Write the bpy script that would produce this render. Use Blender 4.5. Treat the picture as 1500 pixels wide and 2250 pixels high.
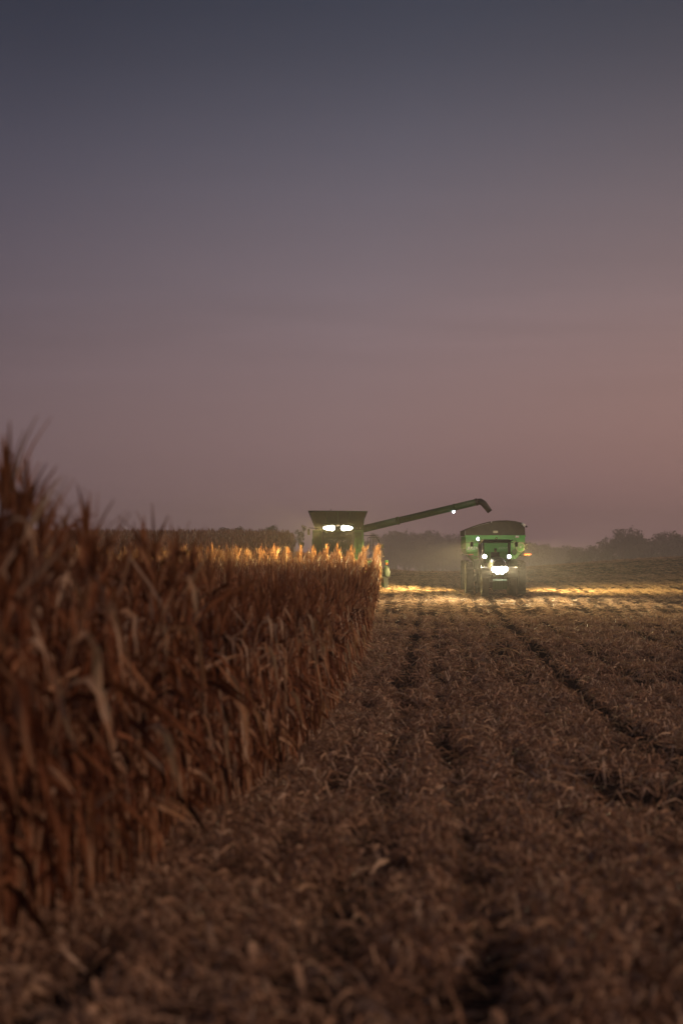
import bpy, math, random
import numpy as np
from mathutils import Vector, Matrix

for o in list(bpy.data.objects):
    bpy.data.objects.remove(o)
SC = bpy.context.scene
COL = SC.collection
R = math.radians
random.seed(7)
RNG = np.random.default_rng(11)

# ------------------------------------------------------------------ camera
F = 5312.0                      # focal length in photo pixels (85 mm on a 24 mm wide frame)
EYE = 2.2
cam_d = bpy.data.cameras.new('camera')
cam = bpy.data.objects.new('camera', cam_d)
COL.objects.link(cam)
cam_d.sensor_fit = 'HORIZONTAL'
cam_d.sensor_width = 24.0
cam_d.lens = 85.0
cam_d.clip_start = 0.1
cam_d.clip_end = 6000
cam.location = (0, 0, EYE)
cam.rotation_euler = (R(90) + math.atan(95 / F), 0, 0)
cam_d.dof.use_dof = True
cam_d.dof.focus_distance = 140
cam_d.dof.aperture_fstop = 1.8
cam_d.dof.aperture_blades = 9
SC.camera = cam

# ------------------------------------------------------------------ render look
SC.view_settings.view_transform = 'Standard'
SC.view_settings.look = 'None'
SC.view_settings.exposure = 0.0
SC.view_settings.gamma = 1.0
SC.render.engine = 'CYCLES'
SC.cycles.use_denoising = True
SC.cycles.max_bounces = 6
SC.cycles.diffuse_bounces = 3
SC.cycles.transparent_max_bounces = 12
SC.cycles.volume_bounces = 1
SC.cycles.sample_clamp_indirect = 3.0

# ------------------------------------------------------------------ dusk sky
SUN_AZ = 32.0        # the afterglow sits to the right of the frame
SUN_EL = 6.0


def srgb(r, g, b):
    def f(c):
        c /= 255.0
        return c / 12.92 if c <= .04045 else ((c + .055) / 1.055) ** 2.4
    return (f(r), f(g), f(b), 1.0)


world = bpy.data.worlds.new('World')
SC.world = world
world.use_nodes = True
wn = world.node_tree.nodes
wl = world.node_tree.links
wn.clear()


def wnode(t, **kw):
    n = wn.new(t)
    for k, v in kw.items():
        setattr(n, k, v)
    return n


def wmath(op, a, b=None, clamp=False):
    n = wnode('ShaderNodeMath', operation=op)
    n.use_clamp = clamp
    for i, x in enumerate((a, b)):
        if x is None:
            continue
        if isinstance(x, (int, float)):
            n.inputs[i].default_value = x
        else:
            wl.new(x, n.inputs[i])
    return n.outputs[0]


tc = wnode('ShaderNodeTexCoord')
sep = wnode('ShaderNodeSeparateXYZ')
wl.new(tc.outputs['Generated'], sep.inputs[0])
# thin drifting cloud streaks shift the height at which a colour is read
mp = wnode('ShaderNodeMapping')
mp.inputs['Scale'].default_value = (3.5, 3.5, 46)
mp.inputs['Rotation'].default_value = (0, R(1.6), 0)
wl.new(tc.outputs['Generated'], mp.inputs[0])
cl = wnode('ShaderNodeTexNoise')
cl.inputs['Scale'].default_value = 2.2
cl.inputs['Detail'].default_value = 5
cl.inputs['Roughness'].default_value = .55
wl.new(mp.outputs[0], cl.inputs['Vector'])
elev = sep.outputs['Z']
ramp = wnode('ShaderNodeValToRGB')
ramp.color_ramp.interpolation = 'B_SPLINE'
stops = [(0.0, (126, 101, 108)), (.012, (129, 103, 109)), (.045, (142, 116, 118)), (.075, (138, 116, 120)),
         (.11, (126, 112, 120)), (.165, (95, 94, 108)), (.225, (47, 54, 70)), (.40, (58, 63, 80)), (1.0, (62, 66, 86))]
er = ramp.color_ramp.elements
while len(er) < len(stops):
    er.new(.5)
for e, (p, c) in zip(er, stops):
    e.position = p
    e.color = srgb(*c)
wl.new(elev, ramp.inputs[0])
# warm afterglow towards the right, dimmer to the left
az = math.radians(SUN_AZ)
dotn = wnode('ShaderNodeVectorMath', operation='DOT_PRODUCT')
wl.new(tc.outputs['Generated'], dotn.inputs[0])
dotn.inputs[1].default_value = (math.sin(az), math.cos(az), 0.0)
glow = wnode('ShaderNodeValToRGB')
glow.color_ramp.interpolation = 'LINEAR'
ge = glow.color_ramp.elements
gst = [(0.0, (.50, .54, .66)), (.62, (.54, .57, .67)), (.76, (.62, .64, .71)), (.848, (1.0, 1.0, 1.0)), (.915, (1.20, 1.08, .97)), (1.0, (1.5, 1.2, .97))]
while len(ge) < len(gst):
    ge.new(.5)
for e, (p, c) in zip(ge, gst):
    e.position = p
    e.color = (*c, 1)
wl.new(dotn.outputs['Value'], glow.inputs[0])
mul = wnode('ShaderNodeMix', data_type='RGBA', blend_type='MULTIPLY')
mul.inputs['Factor'].default_value = 1
wl.new(ramp.outputs[0], mul.inputs['A'])
wl.new(glow.outputs[0], mul.inputs['B'])
# cloud streaks: a few percent of brightness
layer = wmath('SUBTRACT', 1.0, wmath('MULTIPLY', wmath('ABSOLUTE', wmath('SUBTRACT', elev, .094)), 34.0), True)   # a thin high cloud layer
amp = wmath('ADD', wmath('MULTIPLY', layer, .26), .07)
cb = wmath('ADD', wmath('MULTIPLY', wmath('SUBTRACT', cl.outputs['Fac'], .5), amp), 1.0)
mul2 = wnode('ShaderNodeVectorMath', operation='SCALE')
wl.new(mul.outputs['Result'], mul2.inputs[0])
wl.new(cb, mul2.inputs['Scale'])
sky = wnode('ShaderNodeTexSky', sky_type='NISHITA')
sky.sun_disc = False
sky.sun_elevation = R(1.0)
sky.sun_rotation = R(SUN_AZ)
bg1 = wnode('ShaderNodeBackground')
bg1.inputs['Strength'].default_value = 0.95
wl.new(mul2.outputs[0], bg1.inputs['Color'])
bg2 = wnode('ShaderNodeBackground')
bg2.inputs['Strength'].default_value = 0.004
wl.new(sky.outputs[0], bg2.inputs['Color'])
addw = wnode('ShaderNodeAddShader')
wl.new(bg1.outputs[0], addw.inputs[0])
wl.new(bg2.outputs[0], addw.inputs[1])
wo = wnode('ShaderNodeOutputWorld')
wl.new(addw.outputs[0], wo.inputs['Surface'])

# the last soft light of the set sun
sd = bpy.data.lights.new('sun', 'SUN')
sd.energy = 1.35
sd.angle = R(30)
sd.color = (1.0, .65, .49)
sun = bpy.data.objects.new('sun', sd)
COL.objects.link(sun)
SUN_LAMP_AZ = 98.0
sdir = Vector((math.sin(R(SUN_LAMP_AZ)) * math.cos(R(22)), math.cos(R(SUN_LAMP_AZ)) * math.cos(R(22)), math.sin(R(22))))
sun.rotation_euler = sdir.to_track_quat('Z', 'Y').to_euler()
sun.location = (60, 60, 15)


# ------------------------------------------------------------------ materials
def mat(name, color, rough=.6, metal=0.0, noise=.25, scale=6.0, bump=0.0, dirt=None, spec=.4):
    m = bpy.data.materials.new(name)
    m.use_nodes = True
    nt = m.node_tree
    b = nt.nodes['Principled BSDF']
    b.inputs['Roughness'].default_value = rough
    b.inputs['Metallic'].default_value = metal
    b.inputs['Specular IOR Level'].default_value = spec
    tcn = nt.nodes.new('ShaderNodeTexCoord')
    n = nt.nodes.new('ShaderNodeTexNoise')
    n.inputs['Scale'].default_value = scale
    n.inputs['Detail'].default_value = 6
    nt.links.new(tcn.outputs['Object'], n.inputs['Vector'])
    r = nt.nodes.new('ShaderNodeValToRGB')
    r.color_ramp.elements[0].position = .3
    r.color_ramp.elements[1].position = .72
    c0 = [c * (1 - noise) for c in color]
    c1 = [min(1, c * (1 + noise)) for c in color]
    if dirt:
        c0 = dirt
    r.color_ramp.elements[0].color = (*c0, 1)
    r.color_ramp.elements[1].color = (*c1, 1)
    nt.links.new(n.outputs['Fac'], r.inputs[0])
    nt.links.new(r.outputs[0], b.inputs['Base Color'])
    if bump:
        bp = nt.nodes.new('ShaderNodeBump')
        bp.inputs['Strength'].default_value = bump
        bp.inputs['Distance'].default_value = .05
        nt.links.new(n.outputs['Fac'], bp.inputs['Height'])
        nt.links.new(bp.outputs[0], b.inputs['Normal'])
    return m


def emit(name, color, strength):
    m = bpy.data.materials.new(name)
    m.use_nodes = True
    nt = m.node_tree
    nt.nodes.clear()
    e = nt.nodes.new('ShaderNodeEmission')
    e.inputs[0].default_value = (*color, 1)
    e.inputs[1].default_value = strength
    o = nt.nodes.new('ShaderNodeOutputMaterial')
    nt.links.new(e.outputs[0], o.inputs[0])
    return m


def glass(name, tint, refl=.12):
    m = bpy.data.materials.new(name)
    m.use_nodes = True
    nt = m.node_tree
    nt.nodes.clear()
    t = nt.nodes.new('ShaderNodeBsdfTransparent')
    t.inputs[0].default_value = (*tint, 1)
    g = nt.nodes.new('ShaderNodeBsdfGlossy')
    g.inputs['Roughness'].default_value = .04
    lw = nt.nodes.new('ShaderNodeFresnel')
    lw.inputs['IOR'].default_value = 1.45
    mx = nt.nodes.new('ShaderNodeMixShader')
    nt.links.new(lw.outputs[0], mx.inputs[0])
    nt.links.new(t.outputs[0], mx.inputs[1])
    nt.links.new(g.outputs[0], mx.inputs[2])
    o = nt.nodes.new('ShaderNodeOutputMaterial')
    nt.links.new(mx.outputs[0], o.inputs[0])
    return m


def plant_mat(name, ramp_cols, transl=.3, rand=.35):
    """dry leaf: a tint attribute per leaf plus a random shift per object picks the colour"""
    m = bpy.data.materials.new(name)
    m.use_nodes = True
    nt = m.node_tree
    nt.nodes.clear()
    at = nt.nodes.new('ShaderNodeAttribute')
    at.attribute_name = 'tint'
    oi = nt.nodes.new('ShaderNodeObjectInfo')
    geo = nt.nodes.new('ShaderNodeNewGeometry')
    nz = nt.nodes.new('ShaderNodeTexNoise')
    nz.inputs['Scale'].default_value = 9
    nz.inputs['Detail'].default_value = 4
    nt.links.new(geo.outputs['Position'], nz.inputs['Vector'])

    def mth(op, a, b):
        n = nt.nodes.new('ShaderNodeMath')
        n.operation = op
        for i, x in enumerate((a, b)):
            if isinstance(x, (int, float)):
                n.inputs[i].default_value = x
            else:
                nt.links.new(x, n.inputs[i])
        return n.outputs[0]
    s = mth('ADD', at.outputs['Fac'], mth('MULTIPLY', mth('SUBTRACT', oi.outputs['Random'], .5), rand))
    s = mth('ADD', s, mth('MULTIPLY', mth('SUBTRACT', nz.outputs['Fac'], .5), .7))
    r = nt.nodes.new('ShaderNodeValToRGB')
    e = r.color_ramp.elements
    while len(e) < len(ramp_cols):
        e.new(.5)
    for k, c in enumerate(ramp_cols):
        e[k].position = k / (len(ramp_cols) - 1)
        e[k].color = (*c, 1)
    nt.links.new(s, r.inputs[0])
    d = nt.nodes.new('ShaderNodeBsdfPrincipled')
    d.inputs['Roughness'].default_value = .65
    d.inputs['Specular IOR Level'].default_value = .08
    nt.links.new(r.outputs[0], d.inputs['Base Color'])
    t = nt.nodes.new('ShaderNodeBsdfTranslucent')
    nt.links.new(r.outputs[0], t.inputs[0])
    mx = nt.nodes.new('ShaderNodeMixShader')
    mx.inputs[0].default_value = transl
    nt.links.new(d.outputs[0], mx.inputs[1])
    nt.links.new(t.outputs[0], mx.inputs[2])
    o = nt.nodes.new('ShaderNodeOutputMaterial')
    nt.links.new(mx.outputs[0], o.inputs[0])
    return m


M = {}
M['leaf'] = plant_mat('dry_corn_leaf', [(.045, .014, .007), (.16, .054, .022), (.32, .135, .06), (.48, .27, .145), (.56, .41, .28)])
M['residue'] = plant_mat('corn_residue', [(.06, .028, .016), (.20, .105, .058), (.41, .245, .145), (.58, .39, .245), (.68, .51, .35)], .2)
M['tree'] = plant_mat('autumn_foliage', [(.03, .022, .012), (.05, .035, .018), (.075, .05, .022), (.10, .065, .03)], .2)
M['bark'] = mat('bark', (.06, .045, .035), .9, scale=3)
M['green'] = mat('green_paint', (.022, .135, .025), .42, noise=.25, dirt=(.035, .11, .03))
M['cartgreen'] = mat('cart_green_paint', (.06, .40, .06), .45, noise=.12, scale=2.4, dirt=(.09, .24, .06))
M['dgreen'] = mat('dark_green_paint', (.018, .07, .016), .5, noise=.3)
M['black'] = mat('black_plastic', (.015, .015, .014), .55, noise=.3)
M['tank'] = mat('grain_tank_cover', (.028, .04, .022), .55, noise=.3)
M['hood'] = mat('tractor_hood_paint', (.03, .045, .028), .35, noise=.25)
M['rubber'] = mat('dusty_rubber', (.05, .044, .038), .9, noise=.4, scale=5, dirt=(.10, .08, .06))
M['rim'] = mat('rim_paint', (.25, .22, .10), .5, noise=.3)
M['grey'] = mat('grey_metal', (.16, .16, .15), .5, .3)
M['steel'] = mat('worn_steel', (.45, .45, .43), .35, .8, noise=.15)
M['tarp'] = mat('tarp_fabric', (.075, .066, .052), .8, noise=.25, scale=2.5, bump=.2)
M['white'] = mat('white_decal', (.78, .78, .74), .5, noise=.05)
M['cream'] = mat('pale_decal', (.55, .5, .36), .6, noise=.1)
M['orange'] = mat('amber_reflector', (.75, .22, .03), .4, noise=.15)
M['red'] = mat('red_reflector', (.5, .05, .03), .4, noise=.15)
M['cloth'] = mat('dark_work_jacket', (.03, .028, .028), .9)
M['skin'] = mat('skin', (.35, .2, .14), .6, noise=.1)
M['yellow'] = mat('yellow_paint', (.25, .2, .03), .5, noise=.15)
M['poly'] = mat('pale_green_plastic', (.04, .05, .042), .5, noise=.15)
M['glass'] = glass('cab_glass', (.80, .85, .80))
M['dglass'] = glass('combine_cab_glass', (.30, .34, .30))
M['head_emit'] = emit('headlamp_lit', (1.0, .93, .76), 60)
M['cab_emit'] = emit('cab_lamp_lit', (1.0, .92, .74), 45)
M['led_emit'] = emit('cool_lamp_lit', (.80, .80, 1.0), 22)
M['work_emit'] = emit('work_lamp_lit', (1.0, .80, .45), 20)
M['amber_emit'] = emit('amber_lamp_lit', (1.0, .30, .03), 1.0)
M['dim_emit'] = emit('dim_lamp_lit', (.7, .8, .2), .7)


def soil_mat():
    m = bpy.data.materials.new('field_soil')
    m.use_nodes = True
    nt = m.node_tree
    b = nt.nodes['Principled BSDF']
    b.inputs['Roughness'].default_value = .95
    b.inputs['Specular IOR Level'].default_value = 0.0
    geo = nt.nodes.new('ShaderNodeNewGeometry')
    n1 = nt.nodes.new('ShaderNodeTexNoise')
    n1.inputs['Scale'].default_value = 1.1
    n1.inputs['Detail'].default_value = 8
    n1.inputs['Roughness'].default_value = .65
    n2 = nt.nodes.new('ShaderNodeTexNoise')
    n2.inputs['Scale'].default_value = 14
    n2.inputs['Detail'].default_value = 6
    for n in (n1, n2):
        nt.links.new(geo.outputs['Position'], n.inputs['Vector'])
    ad = nt.nodes.new('ShaderNodeMath')
    ad.operation = 'ADD'
    nt.links.new(n1.outputs['Fac'], ad.inputs[0])
    nt.links.new(n2.outputs['Fac'], ad.inputs[1])
    r = nt.nodes.new('ShaderNodeValToRGB')
    cs = [(.30, (.014, .010, .009)), (.48, (.026, .017, .013)), (.60, (.05, .03, .02)), (.75, (.10, .06, .035))]
    e = r.color_ramp.elements
    while len(e) < 4:
        e.new(.5)
    for k, (p, c) in enumerate(cs):
        e[k].position = p
        e[k].color = (*c, 1)
    hf = nt.nodes.new('ShaderNodeMath')
    hf.operation = 'MULTIPLY'
    hf.inputs[1].default_value = .5
    nt.links.new(ad.outputs[0], hf.inputs[0])
    nt.links.new(hf.outputs[0], r.inputs[0])
    nt.links.new(r.outputs[0], b.inputs['Base Color'])
    bp = nt.nodes.new('ShaderNodeBump')
    bp.inputs['Strength'].default_value = .8
    bp.inputs['Distance'].default_value = .06
    nt.links.new(n2.outputs['Fac'], bp.inputs['Height'])
    nt.links.new(bp.outputs[0], b.inputs['Normal'])
    return m


M['soil'] = soil_mat()


# ------------------------------------------------------------------ scene helpers
def tag(o, label=None, cat=None, group=None, kind=None):
    if label:
        o['label'] = label
    if cat:
        o['category'] = cat
    if group:
        o['group'] = group
    if kind:
        o['kind'] = kind
    return o


def thing(name, loc, label, cat, group=None, rz=0.0):
    o = bpy.data.objects.new(name, None)
    o.empty_display_size = .3
    COL.objects.link(o)
    o.location = loc
    o.rotation_euler = (0, 0, rz)
    return tag(o, label, cat, group)


def np_mesh(name, V, quads=None, tris=None, tint=None, smooth=False):
    """mesh from numpy arrays: V (n,3), quads (m,4), tris (k,3)"""
    me = bpy.data.meshes.new(name)
    q = np.zeros((0, 4), np.int32) if quads is None else np.asarray(quads, np.int32)
    t = np.zeros((0, 3), np.int32) if tris is None else np.asarray(tris, np.int32)
    loops = np.concatenate([q.ravel(), t.ravel()]).astype(np.int32)
    starts = np.concatenate([np.arange(len(q)) * 4, len(q) * 4 + np.arange(len(t)) * 3]).astype(np.int32)
    me.vertices.add(len(V))
    me.vertices.foreach_set('co', np.asarray(V, np.float32).ravel())
    me.loops.add(len(loops))
    me.loops.foreach_set('vertex_index', loops)
    me.polygons.add(len(starts))
    me.polygons.foreach_set('loop_start', starts)
    if smooth:
        me.polygons.foreach_set('use_smooth', np.ones(len(starts), bool))
    if tint is not None:
        a = me.attributes.new('tint', 'FLOAT', 'POINT')
        a.data.foreach_set('value', np.asarray(tint, np.float32))
    me.update(calc_edges=True)
    return me


def link(name, me, material=None, parent=None, loc=None):
    o = bpy.data.objects.new(name, me)
    COL.objects.link(o)
    if material is not None and len(me.materials) == 0:
        me.materials.append(material)
    if parent is not None:
        o.parent = parent
    if loc is not None:
        o.location = loc
    return o


class MB:
    """collects shapes, then becomes ONE mesh object"""

    def __init__(s):
        s.v, s.f, s.sm = [], [], []

    def add(s, vs, fs, smooth=False):
        k = len(s.v)
        s.v += [tuple(p) for p in vs]
        s.f += [tuple(i + k for i in f) for f in fs]
        s.sm += [smooth] * len(fs)
        return s

    def box(s, x0, x1, y0, y1, z0, z1):
        vs = [(x0, y0, z0), (x1, y0, z0), (x1, y1, z0), (x0, y1, z0), (x0, y0, z1), (x1, y0, z1), (x1, y1, z1), (x0, y1, z1)]
        return s.add(vs, [(0, 3, 2, 1), (4, 5, 6, 7), (0, 1, 5, 4), (1, 2, 6, 5), (2, 3, 7, 6), (3, 0, 4, 7)])

    def loft(s, loops, caps=True, smooth=False):
        n = len(loops[0])
        vs = [p for l in loops for p in l]
        fs = []
        for a in range(len(loops) - 1):
            for i in range(n):
                j = (i + 1) % n
                fs.append((a * n + i, a * n + j, (a + 1) * n + j, (a + 1) * n + i))
        s.add(vs, fs, smooth)
        if caps:
            k = len(s.v) - len(vs)
            s.f.append(tuple(k + i for i in range(n))[::-1])
            s.f.append(tuple(k + (len(loops) - 1) * n + i for i in range(n)))
            s.sm += [False, False]
        return s

    def tube(s, pts, r, n=8, caps=True):
        pts = [Vector(p) for p in pts]
        rs = r if isinstance(r, (list, tuple)) else [r] * len(pts)
        loops = []
        for i, p in enumerate(pts):
            t = (pts[min(i + 1, len(pts) - 1)] - pts[max(i - 1, 0)]).normalized()
            up = Vector((0, 0, 1)) if abs(t.z) < .9 else Vector((0, 1, 0))
            a = t.cross(up).normalized()
            b = a.cross(t)
            loops.append([p + (a * math.cos(2 * math.pi * k / n) + b * math.sin(2 * math.pi * k / n)) * rs[i] for k in range(n)])
        return s.loft(loops, caps, True)

    def lathe_x(s, prof, n=28, c=(0, 0, 0)):
        """profile of (x, r) turned about the x axis through c"""
        loops = [[(c[0] + x, c[1] + r * math.cos(2 * math.pi * k / n), c[2] + r * math.sin(2 * math.pi * k / n)) for k in range(n)] for x, r in prof]
        return s.loft(loops, True, False)

    def disc_y(s, c, rx, rz, d, n=20, dome=0.0):
        """a lens facing -y, with a slightly domed face"""
        L = []
        for y, k in ((d, 1.0), (0, 1.0), (-dome * .6, .8), (-dome, .3)):
            L.append([(c[0] + k * rx * math.cos(2 * math.pi * i / n), c[1] + y, c[2] + k * rz * math.sin(2 * math.pi * i / n)) for i in range(n)])
        return s.loft(L, True, True)

    def build(s, name, material, parent=None, bevel=0.0):
        me = bpy.data.meshes.new(name)
        me.from_pydata(s.v, [], s.f)
        me.polygons.foreach_set('use_smooth', s.sm)
        me.update()
        o = link(name, me, material, parent)
        if bevel:
            b = o.modifiers.new('bevel', 'BEVEL')
            b.width = bevel
            b.segments = 2
            b.limit_method = 'ANGLE'
        return o


def spot(parent, loc, target, watts, color, angle, blend=.6, radius=.06):
    d = bpy.data.lights.new('lamp_light', 'SPOT')
    d.energy = watts
    d.color = color
    d.spot_size = R(angle)
    d.spot_blend = blend
    d.shadow_soft_size = radius
    o = bpy.data.objects.new('lamp_light', d)
    COL.objects.link(o)
    o.parent = parent
    o.location = loc
    v = Vector(target) - Vector(loc)
    o.rotation_euler = v.to_track_quat('-Z', 'Y').to_euler()
    return o


def text_part(s, size, parent, loc, material, name='lettering', shear=.3, depth=.006, spacing=1.15, xs=1.0):
    c = bpy.data.curves.new(name, 'FONT')
    c.body = s
    c.size = size
    c.shear = shear
    c.extrude = depth
    c.offset = size * .022
    c.space_character = spacing
    tmp = bpy.data.objects.new('tmp', c)
    COL.objects.link(tmp)
    bpy.context.view_layer.update()
    me = bpy.data.meshes.new_from_object(tmp.evaluated_get(bpy.context.evaluated_depsgraph_get()))
    bpy.data.objects.remove(tmp)
    me.name = name
    me.materials.clear()
    o = link(name, me, material, parent, loc)
    o.rotation_euler = (R(90), 0, 0)
    o.scale = (xs, 1, 1)
    return o


# ------------------------------------------------------------------ terrain
def sstep(a, b, x):
    t = np.clip((x - a) / (b - a), 0, 1)
    return t * t * (3 - 2 * t)


_ky = [-80, 0, 11, 16, 20, 30, 45, 70, 100, 116, 130, 141, 152, 180, 250, 400, 700, 1500]
_kz = [.15, .15, .10, -.08, -.25, -.62, -.84, -.84, -.78, -.66, -.26, .10, .24, .38, .33, -.6, -3, -7.5]
_ty = np.arange(-80, 1501, 1.0)
_tz = np.interp(_ty, _ky, _kz)
_kern = np.exp(-.5 * (np.arange(-9, 10) / 3.0) ** 2)
_kern /= _kern.sum()
_tz[9:-9] = np.convolve(_tz, _kern, 'valid')

_nz = np.random.default_rng(3)
_wv = [(_nz.uniform(.15, .9), _nz.uniform(0, 2 * math.pi), _nz.uniform(0, 6.28)) for _ in range(14)]


def terrain(X, Y):
    X = np.asarray(X, float)
    Y = np.asarray(Y, float)
    z = np.interp(Y, _ty, _tz)
    z = z + 3.0 * sstep(156, 330, Y) * (1 - sstep(-10, 10, X)) * (1 - .5 * sstep(345, 800, Y))
    z = z - .12 * sstep(3.6, 7.5, X) * (1 - sstep(146, 175, Y)) * sstep(105, 130, Y)
    z = z + 1.75 * sstep(150, 255, Y) * sstep(10, 40, X) * (1 - sstep(265, 430, Y))
    z = z - .35 * sstep(6, 60, X) * (1 - sstep(80, 170, Y))
    for k, a, p in _wv:
        z = z + .012 * np.sin(k * (X * math.cos(a) + Y * math.sin(a)) + p)
    return z


_ey = [0, 8, 12, 16.2, 22.9, 37.8, 68.8, 110, 150]
_ex = [-2.35, -1.98, -1.74, -1.46, -1.12, -.40, .62, 1.55, 2.38]


def edge_x(Y):
    return np.interp(Y, _ey, _ex)


TRACKS = [(3.55, .48, 1.0), (2.55, .28, .85), (-.28, .26, .85), (.5, .2, .5), (5.2, .3, .75), (8.1, .42, .95), (6.6, .2, .4), (9.3, .3, .9), (10.2, .25, .6), (12.6, .3, .8), (15.8, .3, .8), (19, .35, .8), (22.5, .35, .8), (26, .35, .8), (30, .4, .8)]


def track(X, Y):
    u = X - .035 * Y + .25 * np.sin(Y * .021 + .6)
    m = np.zeros_like(u)
    for c, w, a in TRACKS:
        m = np.maximum(m, a * np.exp(-((u - c) / w) ** 2))
    return m


xs = np.concatenate([np.linspace(-600, -60, 28)[:-1], np.linspace(-60, -8, 60)[:-1], np.linspace(-8, 14, 190)[:-1], np.linspace(14, 60, 120)[:-1], np.linspace(60, 600, 28)])
ys = np.concatenate([np.linspace(-60, 5, 14)[:-1], np.geomspace(5, 1400, 470)])
GX, GY = np.meshgrid(xs, ys)
GZ = terrain(GX, GY) - .09 * track(GX, GY) + .012 * np.sin(2 * math.pi * (GX - .035 * GY) / .76) * (GY < 120) + .012 * _nz.standard_normal(GX.shape) * (GY < 250)
nx, ny = len(xs), len(ys)
idx = np.arange(nx * ny).reshape(ny, nx)
gq = np.stack([idx[:-1, :-1], idx[:-1, 1:], idx[1:, 1:], idx[1:, :-1]], -1).reshape(-1, 4)
ground = link('ground', np_mesh('ground', np.stack([GX, GY, GZ], -1).reshape(-1, 3), gq, smooth=True), M['soil'])
tag(ground, 'rolling field of dark soil running back to the hazy horizon', kind='structure')


# ------------------------------------------------------------------ plant pieces (numpy templates)
class Tpl:
    def __init__(s):
        s.V, s.Q, s.T, s.t = [], [], [], []
        s.n = 0

    def add(s, V, Q, tint):
        s.V.append(np.asarray(V, float))
        s.Q.append(np.asarray(Q, int) + s.n)
        s.t.append(np.full(len(V), tint))
        s.n += len(V)
        return s

    def arrays(s):
        return np.concatenate(s.V), np.concatenate(s.Q), np.concatenate(s.t)

    def mesh(s, name):
        V, Q, t = s.arrays()
        return np_mesh(name, V, Q, tint=t)


def ribbon(P, side, w, fold):
    """ribbon along points P with half widths w; fold>0 gives a V section (3 verts across)"""
    n = len(P)
    if fold > 0:
        T = np.gradient(P, axis=0)
        N = np.cross(T, side)
        N /= np.linalg.norm(N, axis=1)[:, None] + 1e-9
        A = P - side * w[:, None] + N * (w * fold)[:, None]
        B = P + side * w[:, None] + N * (w * fold)[:, None]
        V = np.stack([A, P, B], 1).reshape(-1, 3)
        Q = []
        for i in range(n - 1):
            a = i * 3
            Q += [(a, a + 1, a + 4, a + 3), (a + 1, a + 2, a + 5, a + 4)]
    else:
        V = np.stack([P - side * w[:, None], P + side * w[:, None]], 1).reshape(-1, 3)
        Q = [(2 * i, 2 * i + 1, 2 * i + 3, 2 * i + 2) for i in range(n - 1)]
    return V, np.array(Q)


def leaf_shape(rng, L, w, az, origin, seg, fold, upright=0.0):
    th0 = rng.uniform(.2, .55)
    th1 = (rng.uniform(2.85, 3.14) if rng.random() < .86 else rng.uniform(2.0, 2.8)) - upright * rng.uniform(1.5, 2.75)
    brk = rng.uniform(.08, .34)
    t = np.linspace(0, 1, seg + 1)
    th = th0 + (th1 - th0) * sstep(brk - .2, brk + .25, t) + rng.normal(0, .09, seg + 1)
    azs = az + np.cumsum(rng.normal(0, .16, seg + 1))
    d = np.stack([np.sin(th) * np.cos(azs), np.sin(th) * np.sin(azs), np.cos(th)], 1) * (L / seg)
    P = np.array(origin) + np.concatenate([[[0, 0, 0]], np.cumsum(d, 0)[:-1]])
    tw = np.cumsum(rng.normal(0, .42, seg + 1)) + rng.normal(0, .4)
    s0 = np.stack([-np.sin(azs), np.cos(azs), np.zeros(seg + 1)], 1)
    T = d / np.linalg.norm(d, axis=1)[:, None]
    s1 = np.cross(T, s0)
    side = s0 * np.cos(tw)[:, None] + s1 * np.sin(tw)[:, None]
    prof = np.clip(.35 + 2.4 * t, 0, 1) * np.clip((1 - t) * 2.6, .05, 1) ** .8
    return ribbon(P, side, .5 * w * prof, fold)


def stalk_shape(rng, H, r, n, seg, lean):
    P = np.array([[lean[0] * (z / H) ** 2, lean[1] * (z / H) ** 2, z] for z in np.linspace(-.05, H, seg + 1)])
    rr = r * np.linspace(1, .35, seg + 1)
    V, Q = [], []
    for i in range(seg + 1):
        for k in range(n):
            V.append(P[i] + rr[i] * np.array([math.cos(2 * math.pi * k / n), math.sin(2 * math.pi * k / n), 0]))
    for i in range(seg):
        for k in range(n):
            j = (k + 1) % n
            Q.append((i * n + k, i * n + j, (i + 1) * n + j, (i + 1) * n + k))
    return np.array(V), np.array(Q), P


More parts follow.
